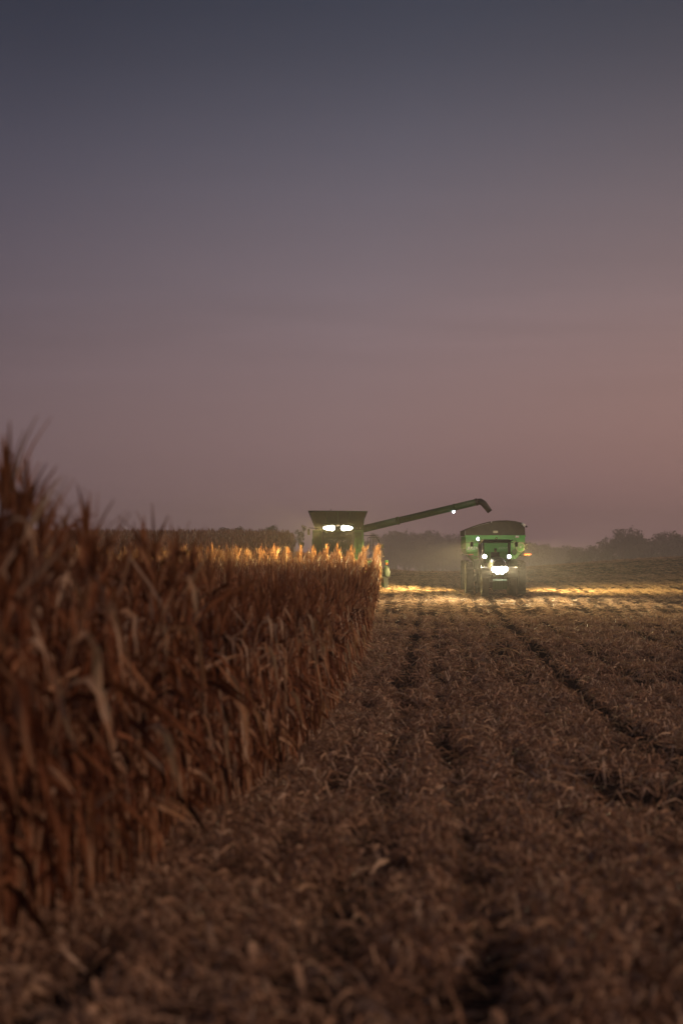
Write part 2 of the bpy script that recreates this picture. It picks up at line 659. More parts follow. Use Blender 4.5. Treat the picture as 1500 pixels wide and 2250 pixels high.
def corn_plant(rng, lod, wk=1.0):
    """-> dict part name -> list of Tpl"""
    H = rng.uniform(1.72, 2.18)
    lean = rng.normal(0, (.15, .07, .10)[lod], 2)
    seg = (7, 3, 2)[lod]
    V, Q, P = stalk_shape(rng, H, .015, (6, 3, 3)[lod], seg, lean)
    out = {'stalk': [Tpl().add(V, Q, rng.uniform(.45, .85))], 'leaf': [], 'tassel': [], 'ear': []}
    nl = (17, 10, 6)[lod]
    az = rng.uniform(0, 6.28)

    def at(z):
        return np.array([np.interp(z, P[:, 2], P[:, 0]), np.interp(z, P[:, 2], P[:, 1]), z])
    for i in range(nl):
        f = (i + .5) / nl
        z = (.12 + .86 * f ** .9) * H if lod < 2 else (.35 + .63 * f) * H
        a = az + math.pi * i + rng.normal(0, .5)
        L = (.42 + .34 * math.sin(math.pi * min(1, f * 1.0))) * rng.uniform(.75, 1.15)
        w = rng.uniform(.028, .056) * (.7 if f > .74 else 1.0) * (1.0, 1.1, 1.5)[lod] * wk
        up = 1.0 if f > .80 and rng.random() < .6 else (1.0 if rng.random() < .10 else 0.0)
        V, Q = leaf_shape(rng, L, w, a, at(z), (7, 4, 2)[lod], (.45, 0, 0)[lod], up)
        out['leaf'].append(Tpl().add(V, Q, np.clip(rng.choice([.10, .38, .80], p=[.34, .40, .26]) + .22 * f - .05 + rng.normal(0, .1), .02, .98)))
    # tassel: a few thin spikes on top
    tp = Tpl()
    for i in range((7, 4, 2)[lod]):
        L = rng.uniform(.24, .46)
        a = rng.uniform(0, 6.28)
        sp = 0.06 if i == 0 else rng.uniform(.12, .55)
        t = np.linspace(0, 1, 4)[:, None]
        Pt = at(H) + t * L * np.array([math.cos(a) * math.sin(sp), math.sin(a) * math.sin(sp), math.cos(sp)]) + (t ** 2) * np.array([math.cos(a), math.sin(a), -.5]) * .06 * (i > 0)
        sd_ = np.tile(np.array([-math.sin(a), math.cos(a), 0]), (4, 1))
        V, Q = ribbon(Pt, sd_, np.array([.008, .011, .009, .003]) * (1, 1.3, 2.2)[lod], .6 if lod == 0 else 0)
        tp.add(V, Q, rng.uniform(.35, .6))
    out['tassel'].append(tp)
    if lod == 0:
        e = at(H * rng.uniform(.42, .52))
        a = az + rng.normal(0, .4)
        dirv = np.array([math.cos(a) * .75, math.sin(a) * .75, -.66])
        Vs, Qs, n = [], [], 7
        u = np.array([-math.sin(a), math.cos(a), 0])
        v = np.cross(dirv, u)
        for i, (t, r) in enumerate([(0, .012), (.05, .026), (.13, .030), (.2, .024), (.26, .006)]):
            for k in range(n):
                c = 2 * math.pi * k / n
                Vs.append(e + dirv * t + (u * math.cos(c) + v * math.sin(c)) * r)
        for i in range(4):
            for k in range(n):
                j = (k + 1) % n
                Qs.append((i * n + k, i * n + j, (i + 1) * n + j, (i + 1) * n + k))
        out['ear'].append(Tpl().add(np.array(Vs), np.array(Qs), rng.uniform(.6, .9)))
    return out


def flat(plant):
    t = Tpl()
    for k in plant:
        for p in plant[k]:
            V, Q, c = p.arrays()
            t.V.append(V)
            t.Q.append(Q + t.n)
            t.t.append(c)
            t.n += len(V)
    return t.arrays()


def scatter(tpls, X, Y, Z, ang, sc, which, tint_shift, tilt=None):
    """replicate templates -> V, Q, tint"""
    Vs, Qs, Ts = [], [], []
    off = 0
    for k, (TV, TQ, TT) in enumerate(tpls):
        s = which == k
        m = int(s.sum())
        if not m:
            continue
        c, n_ = np.cos(ang[s])[:, None], np.sin(ang[s])[:, None]
        x, y, z = TV[None, :, 0], TV[None, :, 1], TV[None, :, 2]
        S = sc[s][:, None]
        wx = (x * c - y * n_) * S
        wy = (x * n_ + y * c) * S
        wz = np.repeat(z, m, 0) * S
        if tilt is not None:
            tx, ty = tilt[0][s][:, None], tilt[1][s][:, None]
            wz = wz + wx * tx + wy * ty
        V = np.stack([wx + X[s][:, None], wy + Y[s][:, None], wz + Z[s][:, None]], -1).reshape(-1, 3)
        nv = len(TV)
        Q = (TQ[None] + (np.arange(m) * nv)[:, None, None]).reshape(-1, 4) + off
        Vs.append(V)
        Qs.append(Q)
        Ts.append((TT[None] + tint_shift[s][:, None]).ravel())
        off += len(V)
    return np.concatenate(Vs), np.concatenate(Qs), np.concatenate(Ts)


# ------------------------------------------------------------------ standing corn
prng = np.random.default_rng(21)
NEAR = [corn_plant(prng, 0) for _ in range(8)]
NEARF = [flat(p) for p in NEAR]
MIDF = [flat(corn_plant(prng, 1)) for _ in range(8)]
FRONTF = [flat(corn_plant(prng, 1, .55)) for _ in range(8)]
FRONTF = [(V * np.array([.8, .8, 1.0]), Q, t) for V, Q, t in FRONTF]
FARF = [flat(corn_plant(prng, 2)) for _ in range(8)]

PX, PY, PK = [], [], []
for k in range(0, 60):
    yv = np.arange(10.9, 145.3, .185) + prng.uniform(0, .18)
    yv = yv + prng.normal(0, .035, len(yv))
    xv = edge_x(yv) - .1 - .762 * k + prng.normal(0, .02, len(yv))
    keep = (xv > -.141 * yv - 1.0 - .01 * yv) & (prng.random(len(yv)) > .10)
    # far from the edge the rows thin out: only their tops show
    keep &= ~((yv > 60) & (k > 5) & (prng.random(len(yv)) < .35))
    PX.append(xv[keep]); PY.append(yv[keep]); PK.append(np.full(keep.sum(), k))
PX, PY, PK = map(np.concatenate, (PX, PY, PK))
PZ = terrain(PX, PY) - .01
inview = PX > -.141 * PY - .25
score = PY + 5.0 * PK + np.where(inview, 0, 1000) + 0
order = np.argsort(score)
single = np.zeros(len(PX), bool)
single[order[:300]] = True

shared = []
for p in NEAR:
    d = {}
    for part in ('stalk', 'leaf', 'tassel', 'ear'):
        d[part] = [t.mesh(part) for t in p[part]]
        for me in d[part]:
            me.materials.append(M['leaf'])
    shared.append(d)
ids = order[:300]
for n_i, i in enumerate(ids):
    v = shared[int(prng.integers(8))]
    e = thing('corn_plant', (PX[i], PY[i], PZ[i]), 'dry brown corn plant standing among its neighbours along the cut edge of the field',
              'corn plant', 'dry corn plants along the cut edge', prng.uniform(0, 6.28))
    s = prng.uniform(.92, 1.08) * (1.0 + .13 * (1 - float(sstep(10.5, 22.0, PY[i]))))
    e.scale = (s, s, s)
    for part in ('stalk', 'leaf', 'tassel', 'ear'):
        for me in v[part]:
            o = bpy.data.objects.new(part, me)
            COL.objects.link(o)
            o.parent = e

rest = ~single


def corn_mass(mask, tpls):
    m = int(mask.sum())
    return scatter(tpls, PX[mask], PY[mask], PZ[mask], prng.uniform(0, 6.28, m), prng.uniform(.86, 1.12, m), prng.integers(0, len(tpls), m), prng.normal(0, .09, m))


front = (PY > 128) & (PX > -12)
bits = [corn_mass(rest & (PY < 30), NEARF), corn_mass(rest & (PY >= 30) & (PY < 80), MIDF), corn_mass(rest & front, FRONTF), corn_mass(rest & (PY >= 80) & ~front, FARF)]
# the far field beyond the combine climbs the low hill on the left
fy = np.concatenate([prng.uniform(146, 260, 10500), prng.uniform(260, 375, 9500)])
fx = prng.uniform(0, 1, len(fy)) * (.15 * fy + 6 - 3.6)
fx = -3.7 - .016 * (fy - 146) - fx
fx = np.round((fx - .035 * fy) / .762) * .762 + .035 * fy + prng.normal(0, .05, len(fy))
ok = fx < -3.5 - .015 * (fy - 146)
fx, fy = fx[ok], fy[ok]
bits.append(scatter([(V * np.array([1.5, 1.5, 1]), Q, t) for V, Q, t in FARF], fx, fy, terrain(fx, fy), prng.uniform(0, 6.28, len(fx)), prng.uniform(.92, 1.12, len(fx)), prng.integers(0, 8, len(fx)), prng.normal(-.05, .09, len(fx))))


def join_bits(bits):
    off, Vs, Qs, Ts = 0, [], [], []
    for V, Q, t in bits:
        Vs.append(V); Qs.append(Q + off); Ts.append(t)
        off += len(V)
    return np.concatenate(Vs), np.concatenate(Qs), np.concatenate(Ts)


V, Q, T = join_bits(bits)
print('corn quads', len(Q))
cf = link('corn_field', np_mesh('corn_field', V, Q, tint=T), M['leaf'])
tag(cf, 'mass of dry standing corn stretching back over the low hill', kind='stuff')

# ------------------------------------------------------------------ residue on the harvested ground
rrng = np.random.default_rng(5)


def residue_tpl(rng, seg, fold):
    L = rng.uniform(.12, .40)
    w = rng.uniform(.008, .020) if rng.random() < .93 else rng.uniform(.03, .045)
    t = np.linspace(0, 1, seg + 1)
    a = np.cumsum(rng.normal(0, .24, seg + 1))
    P = np.cumsum(np.stack([np.cos(a), np.sin(a), np.zeros(seg + 1)], 1) * L / seg, 0)
    P[:, 2] = rng.uniform(.0, .13) * np.sin(math.pi * t * rng.uniform(.6, 1.6)) + rng.normal(0, .008, seg + 1)
    P -= P.mean(0) * np.array([1, 1, 0])
    tw = rng.normal(0, .6) + np.cumsum(rng.normal(0, .35, seg + 1))
    side = np.stack([-np.sin(a) * np.cos(tw), np.cos(a) * np.cos(tw), np.sin(tw)], 1)
    prof = np.clip(.5 + 2 * t, 0, 1) * np.clip((1 - t) * 2.5, .1 if seg > 1 else .7, 1)
    V, Q = ribbon(P, side, .5 * w * prof, fold)
    return V, Q, np.full(len(V), np.clip(rng.normal(.56, .24), .02, .98))


RT_NEAR = [residue_tpl(rrng, 4, 0) for _ in range(24)]
RT_MID = [residue_tpl(rrng, 3, 0) for _ in range(24)]
RT_FAR = [residue_tpl(rrng, 1, 0) for _ in range(24)]


def vnoise(X, Y, s, seed):
    """smooth value noise 0..1"""
    g = np.random.default_rng(seed).random((256, 256))
    x, y = X / s, Y / s
    xi, yi = np.floor(x).astype(int), np.floor(y).astype(int)
    fx_, fy_ = x - xi, y - yi
    fx_, fy_ = fx_ * fx_ * (3 - 2 * fx_), fy_ * fy_ * (3 - 2 * fy_)
    G = lambda a, b: g[a % 256, b % 256]
    return (G(xi, yi) * (1 - fx_) + G(xi + 1, yi) * fx_) * (1 - fy_) + (G(xi, yi + 1) * (1 - fx_) + G(xi + 1, yi + 1) * fx_) * fy_


def residue(y0, y1, dens, tpls, scale):
    area_n = int(dens * (y1 - y0) * (.30 * .5 * (y0 + y1) + 3))
    y = np.sqrt(rrng.uniform(y0 ** 2, y1 ** 2, area_n))
    x = rrng.uniform(-.155, .155, area_n) * y + rrng.uniform(-1.2, 1.2, area_n)
    lim = np.where(y < 145.5, edge_x(y) + .1, -3.6 - .015 * (y - 146))
    us = x - .035 * y + .25 * np.sin(y * .021 + .6)
    p = .34 * vnoise(x, y * .55, .42, 1) + .18 * vnoise(x, y * .5, 1.3, 2) + .14 * vnoise(x, y * .7, .19, 6) + .34 * vnoise(us + 50, y * .035, .33, 8)
    p = .05 + .95 * sstep(.38, .58, p + .06)
    heap = p
    p *= 1 - .93 * track(x, y)
    u = x - .035 * y
    p *= .64 + .36 * np.cos(2 * math.pi * u / .762)
    p = np.where(x < edge_x(y) + .35, np.maximum(p, .6), p)
    keep = (x > lim - .6) & (rrng.random(area_n) < p)
    x, y, heap = x[keep], y[keep], heap[keep]
    m = len(x)
    z = terrain(x, y) + np.abs(rrng.normal(0, .03, m)) + .008 + .035 * heap * rrng.random(m)
    return scatter(tpls, x, y, z, rrng.uniform(0, 6.28, m), rrng.uniform(.7, 1.25, m) * scale, rrng.integers(0, len(tpls), m), rrng.normal(0, .12, m), (rrng.normal(0, .24, m), rrng.normal(0, .24, m)))


bits = [residue(9, 24, 1250, RT_NEAR, 1.0), residue(24, 55, 380, RT_MID, 1.2), residue(55, 110, 100, RT_MID, 1.45), residue(110, 190, 95, RT_FAR, 1.25), residue(190, 330, 16, RT_FAR, 2.2)]
V, Q, T = join_bits(bits)
print('residue quads', len(Q))
rs = link('crop_residue', np_mesh('crop_residue', V, Q, tint=T), M['residue'])
tag(rs, 'chopped straw coloured corn leaves and husks littering the harvested ground', kind='stuff')

# short cut stalks left standing in their rows
sx, sy = [], []
for k in range(1, 26):
    yv = np.arange(10, 120, .24)
    yv = yv + rrng.normal(0, .05, len(yv))
    xv = edge_x(yv) + .66 + .762 * (k - 1) + rrng.normal(0, .04, len(yv))
    kp = (xv < .15 * yv + .5) & (rrng.random(len(yv)) < .55) & (track(xv, yv) < .35)
    sx.append(xv[kp]); sy.append(yv[kp])
sx, sy = np.concatenate(sx), np.concatenate(sy)
st = []
for _ in range(6):
    V, Q, P = stalk_shape(rrng, rrng.uniform(.08, .22), .011, 3, 1, rrng.normal(0, .05, 2))
    st.append((V, Q, np.full(len(V), rrng.uniform(.3, .7))))
m = len(sx)
V, Q, T = scatter(st, sx, sy, terrain(sx, sy), rrng.uniform(0, 6.28, m), rrng.uniform(.8, 1.2, m), rrng.integers(0, 6, m), rrng.normal(0, .1, m))
so = link('corn_stubble', np_mesh('corn_stubble', V, Q, tint=T), M['residue'])
tag(so, 'rows of short cut corn stubs left standing in the harvested ground', kind='stuff')


# ------------------------------------------------------------------ far trees
trng = np.random.default_rng(9)


def crown_mesh(rng, rx, rz, zc, n, cl):
    cen = []
    for _ in range(cl):
        a, b = rng.uniform(0, 6.28), rng.uniform(-1.3, 1.0)
        rr = rng.uniform(.35, .95)
        cen.append((rx * rr * math.cos(a) * math.sqrt(max(.3, 1 - b * b * .6)), rx * rr * math.sin(a) * math.sqrt(max(.3, 1 - b * b * .6)), zc + rz * rr * b, rng.uniform(.18, .36) * rx))
    cen = np.array(cen)
    k = rng.integers(0, cl, n)
    d = rng.normal(0, 1, (n, 3))
    d /= np.linalg.norm(d, axis=1)[:, None]
    c = cen[k, :3] + d * (cen[k, 3] * rng.uniform(.3, 1.1, n))[:, None]
    s = rng.uniform(.08, .22, n) * rx / 3
    u = rng.normal(0, 1, (n, 3)); u /= np.linalg.norm(u, axis=1)[:, None]
    w = np.cross(u, rng.normal(0, 1, (n, 3))); w /= np.linalg.norm(w, axis=1)[:, None]
    V = np.stack([c - u * s[:, None], c + w * s[:, None] * .6, c + u * s[:, None], c - w * s[:, None] * .6], 1).reshape(-1, 3)
    Q = np.arange(4 * n).reshape(-1, 4)
    t = np.repeat(np.clip(rng.normal(.5, .2, cl)[k] + rng.normal(0, .1, n), 0, 1), 4)
    return np_mesh('crown', V, Q, tint=t), cen


def trunk_mesh(rng, H, r, cen):
    b = MB()
    b.tube([(0, 0, -.6), (.05, 0, H * .25), (.1, .05, H * .55), (.05, 0, H * .85)], [r * 1.3, r, r * .7, r * .2], 7)
    for c in cen[:10]:
        b.tube([(.08, .02, H * .35), (c[0] * .5, c[1] * .5, H * .3 + c[2] * .3), (c[0], c[1], c[2])], [r * .5, r * .3, r * .08], 5)
    o = b.build('trunk', M['bark'])
    me = o.data
    bpy.data.objects.remove(o)
    return me


TREES = []
for rx, rz, zc, n in ((3.2, 3.2, 5.4, 4200), (3.0, 2.4, 4.4, 3400), (2.3, 3.2, 4.8, 3000), (3.6, 2.6, 4.2, 3600)):
    cm, cen = crown_mesh(trng, rx, rz, zc, n, 26)
    cm.materials.append(M['tree'])
    TREES.append((cm, trunk_mesh(trng, zc + rz, .22, cen)))


def tree(px, top, Y, kind, label, group=None, sx_=1.0, name='tree', sink=0.0):
    """a tree whose crown top reaches photo row `top`, at photo column px and distance Y"""
    X = (px - 750) / F * Y
    g = float(terrain(X, Y)) - sink
    H = EYE + (1220 - top) / F * Y - g
    base = (8.6, 6.8, 8.0, 6.8)[kind]
    s = H / base
    e = thing(name, (X, Y, g), label, 'tree', group, trng.uniform(0, 6.28))
    e.scale = (s * sx_, s * sx_, s)
    for nm, me in (('crown', TREES[kind][0]), ('trunk', TREES[kind][1])):
        o = bpy.data.objects.new(nm, me)
        COL.objects.link(o)
        o.parent = e
    return e


tree(1387, 1157, 725, 0, 'tallest hazy tree with a broad rounded crown rising above the right treeline', sx_=1.0)
G1 = 'hazy trees of the right treeline'
for px, top, Y, k, w in ((1340, 1178, 480, 2, .9), (1312, 1196, 500, 1, 1.3), (1278, 1203, 560, 3, 1.3), (1425, 1183, 490, 1, 1.2), (1452, 1178, 500, 3, 1.1), (1474, 1166, 490, 2, 1.3), (1500, 1172, 480, 1, 1.3), (1530, 1168, 490, 3, 1.3), (1362, 1180, 470, 3, 1.2), (1405, 1178, 475, 3, 1.1)):
    tree(px, top, Y * 1.52, k, 'dark hazy tree of the right treeline lower than its tall neighbour', G1, w, sink=2.0)
G2 = 'faint trees in the haze behind the machines'
for px in range(835, 1265, 17):
    top = np.interp(px, [830, 870, 925, 1000, 1060, 1150, 1200, 1265], [1172, 1166, 1164, 1170, 1178, 1188, 1195, 1206]) + trng.uniform(-5, 5)
    tree(px + trng.uniform(-4, 4), top, 1180 + trng.uniform(-40, 100), int(trng.integers(4)), 'faint tree in the hazy row behind the combine and the cart', G2, trng.uniform(.9, 1.2), sink=4.5)
tree(501, 1157, 372, 3, 'low dark bush showing as a dome above the corn on the left', name='bush', sx_=1.3)
tree(597, 1151, 368, 1, 'small round tree standing alone on the corn horizon', sx_=.85)
tree(660, 1152, 372, 2, 'small faint tree on the corn horizon beside the combine', sx_=.7)


# ------------------------------------------------------------------ wheels
def wheel(parent, x, y, r, w, rim_r, lugs=22, rim='rim'):
    b = MB()
    s = 1 if x >= 0 else -1
    b.lathe_x([(-w * .35, rim_r), (-w * .35, rim_r * .88), (-w * .1, rim_r * .8), (s * w * .12, rim_r * .35), (s * w * .2, rim_r * .3), (w * .22, rim_r * .8), (w * .35, rim_r * .88), (w * .35, rim_r)], 24)
    for k in range(8):
        a = 2 * math.pi * k / 8
        b.tube([(s * w * .18, rim_r * .22 * math.cos(a), rim_r * .22 * math.sin(a)), (s * w * .27, rim_r * .22 * math.cos(a), rim_r * .22 * math.sin(a))], .018, 6)
    wo_ = b.build('wheel', M[rim], parent)
    wo_.location = (x, y, r)
    t = MB()
    h = w / 2
    t.lathe_x([(-h * .62, rim_r * .99), (-h * .95, rim_r * 1.15), (-h, r * .78), (-h * .94, r * .90), (-h * .7, r * .955), (h * .7, r * .955), (h * .94, r * .90), (h, r * .78), (h * .95, rim_r * 1.15), (h * .62, rim_r * .99)], 40)
    for k in range(lugs):
        for side in (-1, 1):
            a0 = 2 * math.pi * (k + (.5 if side > 0 else 0)) / lugs
            a1 = a0 + .75 / lugs * 2 * math.pi
            da = .16 / lugs * 2 * math.pi
            vs = []
            for (xx, aa) in ((side * h * .02, a1), (side * h * 1.0, a0)):
                for rr in (r * .93 if abs(xx) < h * .5 else r * .86, r * 1.0 if abs(xx) < h * .5 else r * .975):
                    for sg in (-1, 1):
                        vs.append((xx, rr * math.cos(aa + sg * da), rr * math.sin(aa + sg * da)))
            t.add(vs, [(0, 1, 3, 2), (4, 6, 7, 5), (2, 3, 7, 6), (0, 2, 6, 4), (1, 5, 7, 3), (0, 4, 5, 1)])
    t.build('tyre', M['rubber'], wo_)
    return wo_


def ground_at(x, y):
    return float(terrain(x, y))


# ------------------------------------------------------------------ tractor
def make_tractor():
    X, Y = 8.92, 137.5
    z0 = ground_at(X, Y) - .04
    t = thing('tractor', (X, Y, z0), 'dark tractor with bright headlamps driving towards the camera in front of the cart', 'tractor')
    t.scale = (1, 1, 1.05)
    # wheels (front axle y = 0, rear axle y = 2.9)
    for s in (-1, 1):
        wheel(t, s * .78, 0, .77, .40, .40, 20)
        wheel(t, s * 1.52, 2.9, .96, .46, .55, 22)
        wheel(t, s * .92, 2.9, .96, .44, .55, 22)
        f = MB()
        arc = []
        for k in range(9):
            a = R(20 + 140 * k / 8)
            arc.append((math.cos(a) * .86, .77 + math.sin(a) * .86 * .98))
        for k in range(8):
            (ya, za), (yb, zb) = arc[k], arc[k + 1]
            f.loft([[(s * .78 - .25, ya, za), (s * .78 + .25, ya, za), (s * .78 + .25, ya, za + .03), (s * .78 - .25, ya, za + .03)],
                    [(s * .78 - .25, yb, zb), (s * .78 + .25, yb, zb), (s * .78 + .25, yb, zb + .03), (s * .78 - .25, yb, zb + .03)]])
        f.build('front_fender', M['black'], t)
        f = MB()
        arc = []
        for k in range(9):
            a = R(35 + 115 * k / 8)
            arc.append((2.9 - math.cos(a) * 1.06, .96 + math.sin(a) * 1.06))
        for k in range(8):
            (ya, za), (yb, zb) = arc[k], arc[k + 1]
            f.loft([[(s * .68, ya, za), (s * 1.25, ya, za), (s * 1.25, ya, za + .035), (s * .68, ya, za + .035)],
                    [(s * .68, yb, zb), (s * 1.25, yb, zb), (s * 1.25, yb, zb + .035), (s * .68, yb, zb + .035)]])
        f.build('rear_fender', M['dgreen'], t)
    MB().tube([(-1.3, 2.9, .96), (1.3, 2.9, .96)], .13, 12).build('rear_axle', M['black'], t)
    MB().box(-.6, .6, -.1, .12, .62, .86).box(-.2, .2, -.3, .4, .55, .9).build('front_axle', M['black'], t, .02)
    MB().box(-.26, .26, -.75, 3.1, .72, 1.15).build('chassis', M['black'], t, .03)
    # front weights: separate plates on a carrier
    wb = MB().box(-.34, .34, -1.02, -.70, .78, .92).build('weight_bracket', M['grey'], t)
    plate = None
    for k in range(9):
        x = -.36 + k * .09
        if plate is None:
            plate = MB().loft([[(-.037, -1.30, .46), (-.037, -1.02, .42), (-.037, -1.02, .98), (-.037, -1.22, 1.0), (-.037, -1.32, .9)],
                               [(.037, -1.30, .46), (.037, -1.02, .42), (.037, -1.02, .98), (.037, -1.22, 1.0), (.037, -1.32, .9)]]).build('weight', M['dgreen'], wb, .01)
            plate.location.x = x
        else:
            o = plate.copy()
            COL.objects.link(o)
            o.parent = wb
            o.location.x = x
    # hood with an arched nose
    def arch(y, w, zb, zt, n=13):
        pts = []
        for k in range(n):
            a = math.pi * k / (n - 1)
            cx, cz = math.cos(a), math.sin(a)
            pts.append((w * math.copysign(abs(cx) ** .62, cx), y, zb + (zt - zb) * (abs(cz) ** .62)))
        return pts
    hood = MB()
    hood.loft([arch(-1.02, .30, 1.16, 1.62), arch(-.98, .42, 1.12, 1.86), arch(-.80, .46, 1.10, 2.02), arch(-.3, .48, 1.08, 2.10), (arch(.6, .50, 1.08, 2.16)), arch(1.5, .54, 1.08, 2.2)], True, True)
    hood = hood.build('hood', M['hood'], t)
    g = MB()
    for k in range(7):
        g.box(-.30, .30, -1.05, -1.03, 1.60 + .04 * k - .01, 1.60 + .04 * k + .008)
    g.build('grille', M['black'], hood)
    # bright trim arch over the nose
    MB().tube([(-.40, -1.03, 1.46), (-.385, -1.02, 1.72), (-.30, -.97, 1.93), (-.16, -.92, 2.03), (0, -.90, 2.05), (.16, -.92, 2.03), (.30, -.97, 1.93), (.385, -1.02, 1.72), (.40, -1.03, 1.46)], .014, 6, True).build('trim', M['steel'], hood)
    MB().box(-.48, .48, -1.10, -.98, 1.26, 1.70).build('lamp_housing', M['black'], hood, .03)
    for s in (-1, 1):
        MB().disc_y((s * .30, -1.11, 1.52), .15, .15, .03, 20, .02).build('headlamp', M['head_emit'], t)  # headlamp discs made oversized, their bloom is built into the lit shape
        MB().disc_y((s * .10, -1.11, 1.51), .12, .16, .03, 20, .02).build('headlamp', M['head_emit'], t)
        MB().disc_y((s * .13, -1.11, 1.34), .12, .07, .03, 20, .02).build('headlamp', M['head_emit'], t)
        for ax, pw in ((2.5, 15000), (14, 34000), (30, 38000)):
            spot(t, (s * .24, -1.22, 1.52), (s * ax, -44, -1.2), pw, (1, .82, .44), 46, 1.0, .1)
    # cab
    roof = MB().loft([[(-.80, 1.62, 2.97), (.80, 1.62, 2.97), (.84, 3.45, 2.97), (-.84, 3.45, 2.97)],
                      [(-.84, 1.52, 3.04), (.84, 1.52, 3.04), (.86, 3.5, 3.04), (-.86, 3.5, 3.04)],
                      [(-.76, 1.62, 3.14), (.76, 1.62, 3.14), (.80, 3.4, 3.16), (-.80, 3.4, 3.16)]]).build('cab_roof', M['black'], t, .03)
    for s in (-1, 1):
        MB().tube([(s * .62, 1.66, 1.62), (s * .74, 1.62, 2.2), (s * .77, 1.64, 2.98)], [.05, .05, .055], 6).build('cab_pillar', M['black'], t)
        MB().tube([(s * .82, 2.45, 1.5), (s * .82, 2.5, 2.98)], .035, 6).build('cab_pillar', M['black'], t)
        MB().tube([(s * .80, 3.35, 1.6), (s * .80, 3.4, 2.98)], .05, 6).build('cab_pillar', M['black'], t)
        MB().loft([[(s * .80, 1.72, 1.62), (s * .815, 1.72, 1.62), (s * .83, 3.3, 1.62), (s * .815, 3.3, 1.62)], [(s * .80, 1.72, 2.96), (s * .815, 1.72, 2.96), (s * .83, 3.3, 2.96), (s * .815, 3.3, 2.96)]]).build('side_window', M['glass'], t)
        MB().box(s * .5 - .28, s * .5 + .28, 1.7, 3.3, 1.30, 1.55).build('cab_floor', M['black'], t)
        MB().box(s * .52 - .20, s * .52 + .20, 3.1, 3.35, 1.55, 1.9).build('rear_console', M['black'], t)
    MB().box(-.72, .72, 1.655, 1.665, 1.62, 2.96).build('windshield', M['glass'], t)
    MB().box(-.74, .74, 3.40, 3.41, 1.95, 2.96).build('rear_window', M['glass'], t)
    st_ = MB().box(-.26, .26, 2.55, 3.0, 1.72, 1.86).box(-.25, .25, 2.95, 3.08, 1.8, 2.45).build('seat', M['black'], t, .04)
    MB().tube([(0, 1.9, 1.5), (0, 2.05, 2.0)], .04, 8).build('steering_column', M['black'], t)
    ring = [(.19 * math.cos(a), 2.06 + .10 * math.sin(a), 2.05 + .15 * math.sin(a)) for a in np.linspace(0, 2 * math.pi, 17)]
    MB().tube(ring, .016, 6).build('steering_wheel', M['black'], t)
    # exhaust and air stack at the right hand pillar (left in the picture)
    MB().tube([(-.98, 1.5, 1.5), (-.98, 1.5, 2.1), (-.98, 1.5, 2.15), (-.98, 1.5, 2.85), (-.98, 1.5, 2.9), (-1.0, 1.5, 3.02)], [.07, .07, .115, .115, .06, .06], 12).build('exhaust_stack', M['black'], t)
    MB().tube([(-.84, 1.55, 1.65), (-.84, 1.55, 2.92)], .03, 8).build('grab_rail', M['steel'], t)
    # lamps at the belt line of the cab and on the roof
    for s in (-1, 1):
        MB().tube([(s * .6, 1.62, 2.0), (s * .70, 1.5, 2.06)], .02, 6).tube([(s * .70, 1.5, 2.2), (s * .70, 1.42, 2.2)], [.10, .12], 14).build('lamp_bracket', M['black'], t)
        spot(t, (s * .30, -1.22, 1.52), (-3 + s * 5, -80, -.9), 12000, (1, .82, .44), 22, 1.0, .1)
        MB().disc_y((s * .70, 1.40, 2.2), .105, .10, .02, 18, .02).build('work_lamp', M['head_emit' if s < 0 else 'led_emit'], t)
        spot(t, (s * .70, 1.32, 2.2), (s * 21, -24, -2.5), 12000, (1, .82, .44), 70, 1.0, .08)
        # rear work lamps that light the cart and the ground behind
        MB().box(s * .62 - .09, s * .62 + .09, 3.5, 3.56, 3.02, 3.12).build('rear_work_lamp', M['work_emit'], t)
        for aa, tilt in ((30, 20), (46, 20), (68, 22), (98, 24)):
            spot(t, (s * .95, 3.66, 3.05), (s * (.95 + 10 * math.sin(R(aa))), 3.66 + 10 * math.cos(R(aa)), 3.05 - 10 * math.tan(R(tilt))), 15000, (1, .78, .30), 50, 1.0, .12)
        if s > 0:
            spot(t, (s * .95, 3.66, 3.05), (26, 12, -.6), 30000, (1, .78, .30), 26, 1.0, .12)
        spot(t, (s * 1.0, 3.66, 3.02), (s * .9, 9.2, 2.3), 230, (1, .92, .65), 80, .9, .1)
        # side mirrors
        mx = -1.44 if s < 0 else 1.14
        mm = MB().tube([(s * .82, 1.65, 2.96), (mx, 1.5, 3.08), (mx, 1.5, 2.99)], .014, 5).build('mirror_arm', M['black'], t)
        MB().box(mx - .095, mx + .095, 1.47, 1.53, 2.74, 3.0).build('mirror', M['black'], mm, .015)
    MB().tube([(-1.08, 1.5, 3.02), (-1.08, 1.5, 3.08)], .05, 8).tube([(-.8, 1.56, 3.05), (-1.08, 1.5, 3.03)], .015, 6).build('beacon_base', M['black'], t)
    MB().disc_y((-1.08, 1.47, 3.17), .065, .10, .05, 14, .02).build('beacon_lamp', M['led_emit'], t)
    MB().disc_y((-.02, 1.5, 3.2), .07, .07, .05, 12, .02).build('roof_receiver', M['black'], roof)
    MB().disc_y((-.02, 1.475, 3.2), .022, .022, .02, 10, .01).build('status_light', M['dim_emit'], roof)
    MB().tube([(.82, 1.6, 3.06), (.92, 1.5, 3.12)], .035, 6).build('antenna_mount', M['black'], roof)
    # steps
    sb = MB().box(-1.12, -1.08, 1.6, 2.1, .5, 1.5).build('step_side', M['black'], t)
    for k in range(3):
        MB().box(-1.3, -.9, 1.65, 2.05, .55 + .32 * k, .58 + .32 * k).build('step', M['black'], sb)
    MB().box(.55, 1.0, 1.0, 2.3, .55, 1.1).build('fuel_tank', M['black'], t, .06)
    MB().box(-.06, .06, 3.0, 4.6, .45, .53).build('drawbar', M['grey'], t)
